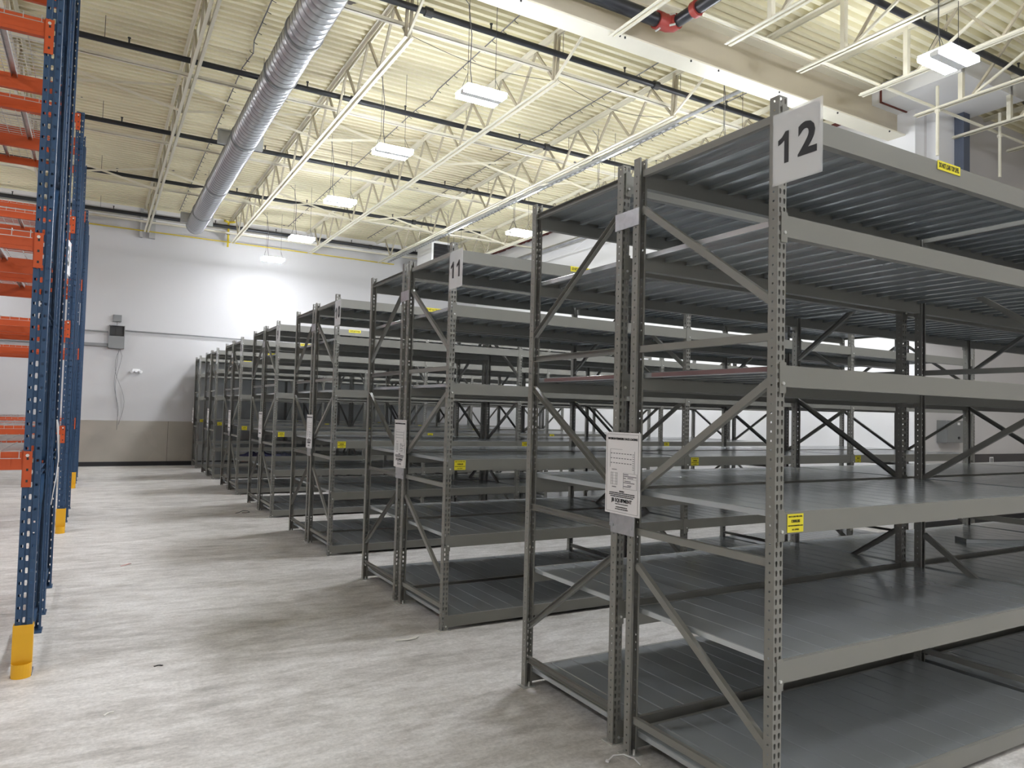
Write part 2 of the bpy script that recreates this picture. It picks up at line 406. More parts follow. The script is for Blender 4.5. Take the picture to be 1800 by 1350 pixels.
# ------------------------------------------------------------------ sprinkler pipes and bridging angles
HD = MB().tube([(0, 0, 0), (0, 0, .07)], .012, 6).tube([(0, 0, .07), (0, 0, .082)], .022, 8).mesh('sprinkler_head', M_dark)
HG = MB().tube([(0, 0, 0), (0, 0, .35)], .004, 5).mesh('hanger_rod', M_dark)
CP = MB().tube([(-.05, 0, 0), (.05, 0, 0)], .062, 10).mesh('coupling', M_dark)
names = ['nearest the girder, crossing behind the topmost lamps', 'second from the girder', 'third from the girder', 'fourth from the girder', 'running along the back wall']
for k, (y, x0) in enumerate([(8.37, XL), (11.45, XL), (14.75, XL), (18.05, XL), (21.6, XL)]):
    p = thing('sprinkler_pipe', 'black sprinkler pipe under the roof, ' + names[k], 'sprinkler pipe', (0, y, 6.75), 'black sprinkler pipes')
    r = .042 if k < 4 else .05
    x1 = 11.2 if k < 3 else 9.2
    put('pipe', smooth(MB().tube([(x0, 0, 0), (x1, 0, 0)], r, 12).mesh('pipe', M_black)), p)
    for x in [q for q in (-8.4, -5.2, -2., .2, 2.7, 4.35, 6.6, 8.7, 10.8) if q < x1]:
        put('sprinkler_head', HD, p, (x, 0, r-.005))
    for x in [q for q in (-7, -4.4, -.1, 3.3, 5.5, 7.7, 9.9) if q < x1]: put('hanger_rod', HG, p, (x, 0, 0))
    for x in [q for q in (-6, 3.45, 7.2) if q < x1]: put('coupling', CP, p, (x, 0, 0))
    a = thing('bridging_angle', 'thin cream angle beside the black pipe ' + ['nearest the girder', 'second from girder', 'third from girder', 'fourth from girder', 'at the back wall'][k], 'bracing', (0, y+.22, Z0+.225), 'cream bridging angles')
    put('angle', MB().box(XL, 11.2, 0, .05, 0, .006).box(XL, 11.2, 0, .006, 0, .05).mesh('angle', M_cream2), a)
p = thing('sprinkler_pipe', 'black sprinkler pipe behind the top right ceiling lamp', 'sprinkler pipe', (0, 5.24, 6.75), 'black sprinkler pipes')
put('pipe', smooth(MB().tube([(6.05, 0, 0), (XR, 0, 0)], .042, 12).mesh('pipe', M_black)), p)
for x in (8.9, 11.2): put('sprinkler_head', HD, p, (x, 0, .037))
for x in (6.7, 9.4, 13.4): put('hanger_rod', HG, p, (x, 0, 0))
# large main with red couplings
p = thing('sprinkler_main', 'thick black sprinkler main with red couplings at the top edge', 'sprinkler pipe', (6.02, 6.78, 6.62))
put('pipe', smooth(MB().tube([(-3.1, 0, 0), (-.02, 0, 0)], .085, 18).tube([(0.05, -.06, 0), (.05, -15, 0)], .075, 18).mesh('pipe', M_black)), p)
put('elbow', smooth(MB().tube([(-.12, 0, 0), (-.02, -.005, 0), (.035, -.04, 0), (.05, -.12, 0)], [.10, .105, .105, .095], 18).mesh('elbow', M_red)), p, )['label'] = 'red grooved elbow'
put('coupling', smooth(MB().tube([(.05, -.40, 0), (.05, -.48, 0)], .10, 18).mesh('coupling', M_red)), p)['label'] = 'red coupling'
put('coupling', smooth(MB().tube([(-.20, 0, 0), (-.12, 0, 0)], .108, 18).mesh('coupling', M_red)), p)['label'] = 'red coupling'
bb = MB()
for z in (-.11, .11):
    bb.tube([(-.16, -.03, z), (-.16, .05, z)], .014, 6); bb.tube([(-.05, -.08, z*.6), (-.01, -.14, z*.6)], .014, 6)
put('bolt', bb.mesh('bolt', M_bolt), p)

# ------------------------------------------------------------------ spiral duct
DX, DZ, DR = 2.04, 6.33, .222
d = thing('spiral_duct', 'long round galvanised spiral duct hanging left of the aisle', 'duct', (DX, 0, DZ))
pts = []; rr = []; y = YB+.3
prof = []
while y < 20.0:
    prof += [(y, DR), (y+.112, DR), (y+.119, DR+.007), (y+.127, DR+.007), (y+.134, DR)]; y += .139
vs = []; fs = []; n = 40
for (yy, r) in prof:
    for jn in range(n):
        t = 2*math.pi*jn/n; vs.append((r*math.cos(t), yy+.139*jn/n, r*math.sin(t)))
for i in range(len(prof)-1):
    for jn in range(n):
        a = i*n+jn
        if jn < n-1: fs.append((a, a+1, a+1+n, a+n))
        elif i+5 < len(prof)-0 and i+6 < len(prof): fs.append((a, (i+5)*n, (i+6)*n, a+n))
mb = MB(); mb.v = vs; mb.f = fs
me = smooth(mb.mesh('spiral_pipe', M_duct), .9)
me.materials.append(galv('duct_lock_seam', (.30, .30, .31), .42, var=.05, flat=True))
fi = 0
for i in range(len(prof)-1):
    for jn in range(n):
        if jn < n-1 or i+6 < len(prof):
            if i % 5 in (1, 2, 3): me.polygons[fi].material_index = 1
            fi += 1
put('spiral_pipe', me, d)
put('end_cap', smooth(MB().tube([(0, 19.9, 0), (0, 20.12, 0)], DR+.004, 32).mesh('end_cap', M_duct)), d)
BAND = smooth(MB().tube([(0, -.03, 0), (0, -.022, 0), (0, .022, 0), (0, .03, 0)], [DR+.003, DR+.018, DR+.018, DR+.003], 40, cap=False).mesh('duct_band', M_boxg))
for y in (1.2, 4.2, 7.2, 8.9, 10.2, 13.0, 16.2, 18.6): put('duct_band', BAND, d, (0, y, 0))
HW = MB().tube([(-.0, 0, DR), (0, 0, ZC-DZ)], .003, 5).mesh('hanger_wire', M_dark)
for y in (2.5, 5.5, 8.75, 11.5, 14.8, 17.8): put('hanger_wire', HW, d, (0, y, 0))
SADDLE = MB().box(-.38, .38, .22, .30, -.03, .2).box(-.38, .38, .20, .32, .2, .22).mesh('saddle_plate', paint('saddle_grey', (.42, .43, .42), .5))
for k, y in enumerate((13.2, 19.6)):
    put('saddle_plate', SADDLE, d, (0, y, 0))

# ------------------------------------------------------------------ ceiling lamps
LB = MB().box(-.285, .285, -.185, .185, .062, .072).box(-.28, .28, -.05, .05, -.0, .052).box(-.12, .12, -.06, .06, .06, .11).mesh('housing', M_lampbody)
LF = MB()
LF.box(-.275, .275, -.19, -.055, .0, .047); LF.box(-.275, .275, .055, .19, .0, .047)
LF = LF.mesh('lamp_panel', M_lampface)
LW = MB()
for s in (-1, 1):
    LW.tube([(s*.26, -.1, .05), (s*.2, 0, .28)], .003, 4).tube([(s*.26, .1, .05), (s*.2, 0, .28)], .003, 4).tube([(s*.2, 0, .28), (s*.2, 0, 1.33)], .0035, 4)
LW = LW.mesh('hanging_wire', M_dark)
LC = MB().tube([(-.12, .02, .1), (-.16, .02, .35), (-.15, .02, .8), (-.2, .03, 1.2), (-.3, .05, 1.3)], .006, 6).mesh('power_cable', M_cable)
def lamp(x, y, z, label):
    t = thing('high_bay_lamp', label, 'ceiling lamp', (x, y, z), 'ceiling lamps')
    put('housing', LB, t); put('lamp_panel', LF, t); put('hanging_wire', LW, t); put('power_cable', LC, t)
for k, (x, y) in enumerate([(4.16, 8.23), (3.92, 10.82), (4.03, 14.03), (4.17, 17.69), (4.11, 20.65)]):
    lamp(x, y, 5.765, 'lit white high-bay lamp, %s of the five in the row over the aisle' % ['nearest and largest', 'second nearest', 'middle one', 'second farthest', 'farthest'][k])
lamp(8.14, 4.52, 5.765, 'lit white high-bay lamp at the top right, above the rack numbered 12')
lamp(8.22, 14.10, 5.765, 'lit white high-bay lamp seen just left of the rack numbered 12 frame top')
for k, y in enumerate((7.75, 10.9, 17.6)):
    lamp(8.2, y, 5.765, 'lit white high-bay lamp hidden behind the rack tops, %s of the right row' % ['second', 'third', 'last'][k])
OUT = [(4.1, 5.2, 'just before the aisle row'), (4.1, 1.9, 'right above the camera aisle'), (4.1, -1.6, 'behind the camera on the right'), (8.2, 1.3, 'over the near end of the nearest rack'),
       (4.1, -5.4, 'far behind the camera on the right'), (-3.9, 4.6, 'over the nearest pallet rack'), (-3.9, 9.3, 'between first and second pallet racks'), (-3.9, 15.35, 'between second and third pallet racks'),
       (-3.9, 20.3, 'beyond the last pallet rack'), (-4.0, -4.0, 'far behind the camera on the left'), (-8.6, 7.5, 'deep left, near pallet bays'), (-8.6, 14.5, 'deep left, far pallet bays')]
for (x, y, where) in OUT:  # unseen lamps added to light the room, spaced like the visible ones
    lamp(x, y, 5.765, 'added lit high-bay lamp outside the frame, ' + where)

# ------------------------------------------------------------------ grey shelving racks
RX0, BAY, PH = 2.395, 2.4989, 3.048
PW, PD = .050, .047
def sheet_with_holes(bm, origin, ux, uz, width, ncol, nrow, pitch, hole, x_first, x_step):
    """flat perforated strip; hole = list of 8 (u,v) offsets counter-clockwise from bottom-left corner"""
    O = Vector(origin); ux = Vector(ux); uz = Vector(uz)
    cw = width/ncol
    def V(a, b_): return bm.verts.new(O+ux*a+uz*b_)
    for c in range(ncol):
        for r in range(nrow):
            a0, a1 = c*cw, (c+1)*cw; b0, b1 = r*pitch, (r+1)*pitch; am, bmid = (a0+a1)/2, (b0+b1)/2
            outer = [V(a0, b0), V(am, b0), V(a1, b0), V(a1, bmid), V(a1, b1), V(am, b1), V(a0, b1), V(a0, bmid)]
            inner = [V(am+h[0], bmid+h[1]) for h in hole]
            for i in range(8):
                q = (i+1) % 8; bm.faces.new((outer[i], outer[q], inner[q], inner[i]))
def oct_hole(w, h, c=.75):
    return [(-w*c, -h*c), (0, -h), (w*c, -h*c), (w, 0), (w*c, h*c), (0, h), (-w*c, h*c), (-w, 0)]
KEY = [(-.0035, -.011), (0, -.0125), (.0035, -.011), (.0065, .003), (.0055, .0095), (0, .012), (-.0055, .0095), (-.0065, .003)]
SQ = [(-.0042, -.0042), (0, -.0042), (.0042, -.0042), (.0042, 0), (.0042, .0042), (0, .0042), (-.0042, .0042), (-.0042, 0)]
def grey_post():
    bm = bmesh.new(); n = 80; p = PH/n
    sheet_with_holes(bm, (0, 0, 0), (1, 0, 0), (0, 0, 1), PW, 2, n, p, KEY, 0, 0)           # web, faces -Y
    sheet_with_holes(bm, (0, PD, 0), (0, -1, 0), (0, 0, 1), PD, 1, n, p, SQ, 0, 0)          # flange -X
    sheet_with_holes(bm, (PW, 0, 0), (0, 1, 0), (0, 0, 1), PD, 1, n, p, SQ, 0, 0)           # flange +X
    bmesh.ops.remove_doubles(bm, verts=bm.verts, dist=1e-5)
    for (x0, x1) in ((0, .011), (PW, PW-.011)):                                             # return lips
        v = [bm.verts.new(q) for q in ((x0, PD, 0), (x1, PD, 0), (x1, PD, PH), (x0, PD, PH))]; bm.faces.new(v)
    bmesh.ops.recalc_face_normals(bm, faces=bm.faces)
    bmesh.ops.solidify(bm, geom=bm.faces[:], thickness=.0018)
    me = bpy.data.meshes.new('post'); bm.to_mesh(me); bm.free(); me.materials.append(M_grey); return me
ME_post = grey_post()
ME_foot = MB().box(-.012, PW+.03, -.012, PD+.03, 0, .004).tube([(PW/2, PD/2+.03, 0), (PW/2, PD/2+.03, .03)], .006, 6).mesh('foot_plate', M_bolt)
LEV = [.11, .73, 1.328, 1.93, 2.552, 2.995]
BH = [.085, .088, .088, .088, .090, .098]
def beam_mesh(h):
    L = BAY-PW
    prof = [(0, -h), (.038, -h), (.038, -.028), (.022, -.028), (.022, 0), (0, 0)]
    return MB().prism(prof, 'x', 0, L).mesh('beam', M_grey)
ME_beam = {h: beam_mesh(h) for h in set(BH)}
ME_plate = MB().box(-.034, .004, -.005, -.001, -.115, .012).box(.0, .004, -.005, .03, -.115, .012).mesh('end_plate', M_grey)
ME_bolt = MB().tube([(-.016, -.012, -.075), (-.016, -.004, -.075)], .007, 7).mesh('lock_pin', M_bolt)
NP = 16; PWID = (BAY-PW-.012)/NP; DD = .8816+.002
PH2, LIP = .027, .015
def plank_profile(x):
    a, b_ = x+.0009, x+PWID-.0009
    return [(a, -PH2), (a, -.003), (a+.0045, 0), (b_-.0045, 0), (b_, -.003), (b_, -PH2), (b_-LIP, -PH2), (b_-LIP, -PH2+.0025), (b_-.0025, -PH2+.0025),
            (b_-.0025, -.0028), (a+.0025, -.0028), (a+.0025, -PH2+.0025), (a+LIP, -PH2+.0025), (a+LIP, -PH2)]
ME_plank = MB().prism(plank_profile(0), 'y', 0, DD).mesh('deck_plank', M_deck)
def deck_mesh():
    mb = MB()
    for i in range(NP): mb.prism(plank_profile(i*PWID), 'y', 0, DD)
    return mb.mesh('shelf_deck', M_deck)
ME_deck = deck_mesh()
# frame braces in the YZ plane between outer (y=0) and inner (y=.8816) post centres
FD = .8816
def brace_mesh(z_out, z_in):
    a = Vector((0, .028, z_out)); b_ = Vector((0, FD-.028, z_in)); d_ = (b_-a).normalized(); u = Vector((1, 0, 0)); v = d_.cross(u)
    mb = MB()
    mb.bar(a+u*.0, b_+u*.0, .002, .034, (1, 0, 0))
    for s in (-1, 1): mb.bar(a+u*.012+v*(s*.016), b_+u*.012+v*(s*.016), .024, .002, (1, 0, 0))
    return mb.mesh('brace', M_grey)
BR = [(2.965, 2.965), (2.20, 2.78), (2.05, 2.05), (1.865, 1.335), (1.12, 1.12), (.375, .95), (.175, .175)]
ME_br = [brace_mesh(*q) for q in BR]
ME_spacer = MB().box(-.006, -.001, -.03, .03+.1362+0.0, -.045, .045).mesh('row_spacer', M_galv)
ST1 = MB().box(0, .098, -.0012, 0, 0, .075).mesh('capacity_sticker', M_sticker)
ST2 = MB().box(0, .20, -.0012, 0, 0, .045).mesh('warning_sticker', M_sticker)
T1 = [(text_mesh('MAX LOAD PER LEVEL', .0085, M_ink, .0002), .064), (text_mesh('1200LBS', .0155, M_ink, .0005), .045),
      (text_mesh('UNIFORM DISTRIBUTED LOAD', .0066, M_ink, .0002), .027), (text_mesh('ALL LEVELS', .0085, M_ink, .0002), .011)]
T2 = text_mesh('DO NOT LOAD TOP LEVEL', .034, M_ink, .0008, sx=.42)
def join(name, lst, m):
    bm = bmesh.new()
    for me, mat in lst:
        k = me.copy(); k.transform(mat); bm.from_mesh(k); bpy.data.meshes.remove(k)
    out = bpy.data.meshes.new(name); bm.to_mesh(out); bm.free(); out.materials.append(m); return out
RXM = Matrix.Rotation(math.pi/2, 4, 'X')
ME_t1 = join('lettering', [(m_, Matrix.Translation((.049, -.0016, z)) @ RXM) for m_, z in T1], M_ink)
ME_t2 = join('lettering', [(T2, Matrix.Translation((.10, -.0016, .0225)) @ RXM)], M_ink)

def run(root, y0, mirror, nb, levels, planks, budget, row, decks=True):
    """one single-depth run; local y=0 is the outer post centre; mirror -> outer side faces +Y"""
    sgn = -1 if mirror else 1
    def Y(v): return y0+sgn*v
    for f in range(nb+1):
        x = f*BAY
        # outer post web faces outwards; inner post web faces the other way
        for (yc, out) in ((0, True), (FD, False)):
            faceneg = out != mirror
            if faceneg: o = put('post', ME_post, root, (x, Y(yc)-PD/2, 0))
            else: o = put('post', ME_post, root, (x+PW, Y(yc)+PD/2, 0), (0, 0, math.pi))
            put('foot_plate', ME_foot, o)
        for k, me in enumerate(ME_br):
            if mirror: put('brace', me, root, (x+PW*.5, y0, 0), (0, 0, math.pi))
            else: put('brace', me, root, (x+PW*.35, y0, 0))
    for bidx in range(nb):
        for li, z in enumerate(LEV):
            x = bidx*BAY+PW
            ya, yb = sorted((Y(0), Y(FD)))
            b1 = put('beam', ME_beam[BH[li]], root, (x, ya-PD/2-.0, z))
            put('end_plate', ME_plate, b1, (0, 0, 0)); put('end_plate', ME_plate, b1, (BAY-PW, 0, 0), None, (-1, 1, 1))
            put('lock_pin', ME_bolt, b1)
            b2 = put('beam', ME_beam[BH[li]], root, (x+BAY-PW, yb+PD/2, z), (0, 0, math.pi))
            put('end_plate', ME_plate, b2, (0, 0, 0)); put('end_plate', ME_plate, b2, (BAY-PW, 0, 0), None, (-1, 1, 1))
            if not mirror and li == 3-0-0 and False: pass
            if not mirror and li == 2:
                s = put('capacity_sticker', ST1, b1, (.022 if bidx == 0 else .03, -.002, -.082)); s['label'] = 'yellow load capacity sticker'
                put('lettering', ME_t1, b1, (.022 if bidx == 0 else .03, -.002, -.082))
            if not mirror and li == 5 and bidx == 0:
                s = put('warning_sticker', ST2, b1, (1.085, -.002, -.052+.012 if row == 12 else -.045)); s['label'] = 'yellow sticker forbidding loads on the top level'
                put('lettering', ME_t2, b1, (1.085, -.002, -.052+.012 if row == 12 else -.045))
            yd = ya-.001
            if planks:
                for i in range(NP):
                    budget.append((x+.006+i*PWID, yd, z+.0005))
            else:
                put('shelf_deck', ME_deck, root, (x+.006, yd, z+.0005))

ORD = {12: 'nearest grey', 11: 'second grey', 10: 'third grey', 9: 'fourth grey', 8: 'fifth grey', 7: 'sixth grey', 6: 'last grey wall-side'}
ROWY = {12: 2.038, 11: 5.201, 10: 8.376, 9: 11.557, 8: 14.762, 7: 18.007, 6: 21.2016}
WORDS = {12: 'nearest, largest in view', 11: 'second nearest', 10: 'third nearest', 9: 'fourth nearest', 8: 'fifth nearest', 7: 'farthest double row', 6: 'single depth against the back wall'}
for row, y in ROWY.items():
    root = thing('shelving_rack', 'grey steel shelving rack under sign %d, %s' % (row, WORDS[row]), 'shelving rack', (RX0, y, 0), 'numbered grey shelving racks')
    bud = []
    run(root, 0, False, 3, LEV, row >= 10, bud, row)
    if row > 6:
        run(root, 2*FD+.1362, True, 3, LEV, row >= 10, bud, row)
        for f in range(4):
            for z in (2.74, 1.17, .35):
                if z == .35 : continue
                put('row_spacer', ME_spacer, root, (f*BAY, FD, z+(.0)))
    if row >= 10:
        cx, cy = -RX0, -y
        bud.sort(key=lambda q: (q[0]-cx)**2+(q[1]+.4-cy)**2+(q[2]-CAMZ)**2)
        for q in bud[:300]:
            put('deck_plank', ME_plank, root, q)
        rest = MB(); v0, f0 = [tuple(v.co) for v in ME_plank.vertices], [tuple(p_.vertices) for p_ in ME_plank.polygons]
        for q in bud[300:]:
            n = len(rest.v); rest.v += [(a+q[0], b_+q[1], c+q[2]) for a, b_, c in v0]; rest.f += [tuple(n+i for i in f_) for f_ in f0]
        o = put('remaining_planks', rest.mesh('remaining_planks', M_deck, fix=False), root); o['kind'] = 'stuff'
    if row == 12:
        for (ya_, yb_) in ((0, FD), (FD+.1362, 2*FD+.1362)):
            put('edge_stain', MB().box(PW+.0035, PW+.0055, ya_+.05, yb_-.08, 1.93-.022, 1.93-.002).mesh('edge_stain', paint('red_brown_stain%d' % int(ya_*9), (.17, .10, .10), .5, var=.35)), root)['label'] = 'reddish stained deck edge'
    if row == 6:
        for bidx in range(3):
            put('back_panel', MB().box(bidx*BAY+.02, (bidx+1)*BAY+.02, FD+.03, FD+.034, .14, 2.98).mesh('back_panel', M_panel), root)
            put('panel_batten', MB().box((bidx+1)*BAY-.01, (bidx+1)*BAY+.05, FD+.022, FD+.03, .14, 2.98).mesh('panel_batten', M_grey), root)

def number_mesh(txt, size):
    """bold figures; the 1 has a flag, as on the printed signs"""
    cap = size*.73; adv = size*.60; parts = []; n = len(txt)
    for k, ch in enumerate(txt):
        cx = (k-(n-1)/2)*adv
        if ch == '1':
            w_ = size*.115; x1 = cx+size*.10; x0 = x1-w_; h_ = cap/2
            prof = [(x0, -h_), (x1, -h_), (x1, h_), (x1-w_*.72, h_), (x0-size*.07, h_-size*.115), (x0-size*.17, h_-size*.165), (x0-size*.17, h_-size*.285), (x0-size*.07, h_-size*.245), (x0, h_-size*.20)]
            me = MB().prism(prof, 'z', 0, .001).mesh('figure', M_ink); parts.append((me, Matrix.Identity(4)))
        else:
            me = text_mesh(ch, size, M_ink, size*.030); parts.append((me, Matrix.Translation((cx, 0, .0005))))
    return join('lettering', parts, M_ink)
# number signs hanging on the near end posts
def number_sign(row, y, x=RX0, z0=2.672, facing='mx', wd=.222, hg=.285):
    t = thing('number_sign', 'white sign reading %d on the end post of the %s rack' % (row, ORD[row]), 'sign', (x-.004, y, z0))
    put('plate', MB().box(-.001, 0, -wd, 0, 0, hg).mesh('plate', M_white), t)
    put('sleeve', MB().box(-.0022, -.0012, -wd-.012, .004, -.006, hg+.008).mesh('sleeve', M_clear), t)['label'] = 'clear plastic sleeve'
    put('lettering', number_mesh(str(row), .178), t, (-.003, -wd/2, hg/2), FACE_MX)
    return t
for row, y in ROWY.items(): number_sign(row, y-.003)

# rack loading placards on the row spacers
def placard(row, yc):
    t = thing('loading_placard', 'white loading placard on the %s rack, numbered %d' % (ORD[row], row), 'sign', (RX0-.01, yc, 1.195))
    W, HH = .278, .424
    put('board', MB().box(-.006, 0, -W/2, W/2, 0, HH).mesh('board', M_white), t)
    if row != 6: put('mounting_plate', MB().box(-.001, .003, -.095, .095, -.10, .06).tube([(-.006, -.075, -.06), (0, -.075, -.06)], .008, 7).tube([(-.006, .075, -.06), (0, .075, -.06)], .008, 7).mesh('mounting_plate', M_galv), t)
    X = -.0072
    mb = MB()
    def bar(y0, y1, z0, z1): mb.box(X, X+.001, -y1, -y0, z0, z1)     # y measured rightwards as read
    # frame line
    for (a, b_, c, d_) in ((-.128, .128, .010, .0112), (-.128, .128, .413, .4142), (-.128, -.1268, .010, .414), (.1268, .128, .010, .414)): bar(a, b_, c, d_)
    bar(-.10, .0, .335, .336); bar(-.10, -.0992, .24, .335); bar(.098, .0986, .215, .33)
    for r in range(3):
        for c in range(8): bar(-.097+c*.0225, -.084+c*.0225, .312-r*.025, .3155-r*.025)
    for r in range(8): bar(.082, .094, .312-r*.011, .3145-r*.011)
    for c in (-.092, -.078, -.052, -.040): bar(c, c+.0006, .15, .215)
    for r in range(5): bar(-.094, -.038, .152+r*.015, .1526+r*.015)
    bar(-.085, -.045, .228, .231); bar(-.082, -.048, .137, .141)
    for (a, b_, c, d_) in ((.01, .118, .215, .2157), (.01, .118, .135, .1357), (.01, .0107, .135, .2157), (.1173, .118, .135, .2157), (.01, .118, .185, .1856)): bar(a, b_, c, d_)
    for (z, a, b_) in ((.207, .014, .05), (.198, .014, .114), (.188, .014, .03), (.19, .045, .09), (.173, .02, .07), (.165, .014, .10), (.152, .045, .075), (.145, .014, .07)): bar(a, b_, z, z+.0035)
    put('diagram', mb.mesh('diagram', M_inkg), t)
    L = [('MAXIMUM PERMISSIBLE RACK LOADING', .0155, .390, 0, .0005), ('WARNING', .009, .118, 0, .0002),
         ('THE MAXIMUM PERMISSIBLE LOAD OF THIS RACK MUST NOT BE EXCEEDED', .0066, .108, 0, .0001),
         ('IMPROPERLY LOADED RACKS MAY BECOME UNSTABLE AND COULD CAUSE', .0066, .099, 0, .0001),
         ('SERIOUS INJURY. DAMAGED PARTS MUST BE REPLACED BEFORE USE', .0066, .090, 0, .0001),
         ('JB EQUIPMENT', .0265, .070, 0, .0006),
         ('MATERIAL HANDLING AND STORAGE EQUIPMENT', .0050, .052, 0, .0001),
         ('FOR MORE INFORMATION CALL', .0070, .036, 0, .0001), ('RACK INSTALLATION AND DESIGN', .0070, .026, 0, .0001)]
    if row < 10: L = [L[0], L[5]]
    SX = {'MAXIMUM PERMISSIBLE RACK LOADING': .86, 'JB EQUIPMENT': .95}
    mats = [(text_mesh(s_, sz, M_ink, bo, sx=SX.get(s_, .92)), Matrix.Translation((X, 0, z)) @ Matrix.Rotation(-math.pi/2, 4, 'Z') @ RXM) for s_, sz, z, _, bo in L]
    put('lettering', join('lettering', mats, M_ink), t)
for row, y in ROWY.items():
    placard(row, y+FD+.055 if row > 6 else y+FD)

# ------------------------------------------------------------------ blue pallet racks
BX1 = -.285; BW = .092; BDp = .075; BHt = 5.56; BP = .0762
SQB = [(-.0075, -.0085), (0, -.0085), (.0075, -.0085), (.0075, 0), (.0075, .0085), (0, .0085), (-.0075, .0085), (-.0075, 0)]
SLOT = [(-.0065, -.016), (0, -.018), (.0065, -.016), (.0075, 0), (.0065, .016), (0, .018), (-.0065, .016), (-.0075, 0)]
def blue_post():
    bm = bmesh.new(); n = 73; p = BHt/n
    def strip(o, ux, w_, hole): sheet_with_holes(bm, o, ux, (0, 0, 1), w_, 1, n, p, hole, 0, 0)
    strip((0, 0, 0), (1, 0, 0), .032, SQB); strip((.032, .008, -0.0), (1, 0, 0), .028, SLOT); strip((.060, 0, 0), (1, 0, 0), .032, SQB)
    strip((0, BDp, 0), (0, -1, 0), BDp, oct_hole(.006, .006, 1)); strip((BW, 0, 0), (0, 1, 0), BDp, oct_hole(.006, .006, 1))
    def quad(*q): bm.faces.new([bm.verts.new(v) for v in q])
    quad((.032, 0, 0), (.032, .008, 0), (.032, .008, BHt), (.032, 0, BHt)); quad((.060, .008, 0), (.060, 0, 0), (.060, 0, BHt), (.060, .008, BHt))
    quad((0, BDp, 0), (.014, BDp, 0), (.014, BDp, BHt), (0, BDp, BHt)); quad((BW-.014, BDp, 0), (BW, BDp, 0), (BW, BDp, BHt), (BW-.014, BDp, BHt))
    bmesh.ops.remove_doubles(bm, verts=bm.verts, dist=1e-5)
    bmesh.ops.recalc_face_normals(bm, faces=bm.faces)
    bmesh.ops.solidify(bm, geom=bm.faces[:], thickness=.002)
    me = bpy.data.meshes.new('post'); bm.to_mesh(me); bm.free(); me.materials.append(M_blue); return me
ME_bpost = blue_post()
ME_bfoot = MB().box(-.01, BW+.01, -.02, BDp+.06, 0, .008).mesh('foot_plate', M_blue)
LBY = 2.52                                                    # bay pitch of the pallet racks
ME_ob = MB().prism([(-.002, -.110), (.038, -.110), (.038, 0), (.030, 0), (.030, -.0), (-.002, 0)], 'x', 0, LBY-BW).box(0, LBY-BW, -.0035, -.002, -.086, -.082).mesh('beam', M_orange)
def conn():
    mb = MB(); mb.box(-.048, .004, -.008, -.003, -.218, .006); mb.box(0, .004, -.008, .04, -.218, .006); return mb.mesh('connector', M_orange)
ME_conn = conn()
ME_cpin = MB().tube([(-.022, -.012, -.02), (-.022, -.007, -.02)], .010, 8).mesh('safety_pin', M_bolt)
ME_chol = MB()
ME_chol.box(-.030, -.018, -.0086, -.0079, -.008, .008)
ME_chol = ME_chol.mesh('slot', M_dark)
PDp = 1.07
def wire_deck():
    mb = MB(); Wd = (LBY-BW)/2-.02; D = PDp+.03
    n = 12
    for i in range(n+1):
        x = .01+i*(Wd-.02)/n; mb.box(x-.0022, x+.0022, -.03, D, .0, .0045)
        if i % 1 == 0: mb.box(x-.0022, x+.0022, -.034, -.030, -.045, .0045); mb.box(x-.0022, x+.0022, D, D+.004, -.045, .0045)
    y = 0
    while y < D: mb.box(0, Wd, y-.0022, y+.0022, -.0045, 0); y += .062
    mb.box(0, Wd, -.037, -.033, -.047, -.043)
    for x in (Wd*.2, Wd*.5, Wd*.8):
        mb.prism([(x-.02, -.008), (x+.02, -.008), (x+.02, -.034), (x+.016, -.034), (x+.016, -.012), (x-.016, -.012), (x-.016, -.034), (x-.02, -.034)], 'y', -.0, D-.03)
    return mb.mesh('wire_deck', M_wire)
ME_wd = wire_deck()
def bbrace(za, zb):
    a = Vector((0, .04, za)); b_ = Vector((0, PDp-.04, zb)); d_ = (b_-a).normalized(); u = Vector((1, 0, 0)); v = d_.cross(u); mb = MB()
    mb.bar(a, b_, .002, .045, (1, 0, 0))
    for s in (-1, 1): mb.bar(a+u*.012+v*(s*.021), b_+u*.012+v*(s*.021), .024, .002, (1, 0, 0))
    return mb.mesh('brace', M_blue)
BBR = [bbrace(.15, .15), bbrace(.2, 1.15), bbrace(1.22, 1.22), bbrace(2.25, 1.28), bbrace(2.3, 2.3), bbrace(2.35, 3.3), bbrace(3.36, 3.36), bbrace(4.4, 3.42), bbrace(4.46, 4.46), bbrace(4.5, 5.45)]
def guard_mesh():
    """yellow column protector: flat channel above, half-round scoop below"""
    mb = MB(); w_ = .108; x0 = -.008
    mb.box(x0, x0+w_, -.018, -.012, 0, .315); mb.box(x0, x0+.005, -.012, .05, 0, .315); mb.box(x0+w_-.005, x0+w_, -.012, .05, 0, .315)
    n = 10; rim = []
    for i in range(n+1):
        t = math.pi*i/n; rim.append((x0+w_/2-math.cos(t)*w_/2, -.018-math.sin(t)*.05))
    inn = [(x0+w_/2+(p_[0]-x0-w_/2)*.92, -.018+(p_[1]+.018)*.9) for p_ in rim]
    mb.prism(rim+inn[::-1], 'z', 0, .085)
    return mb.mesh('column_guard', M_yellow)
ME_guard = guard_mesh()
BL = [1.385, 2.765, 4.145, 5.53]
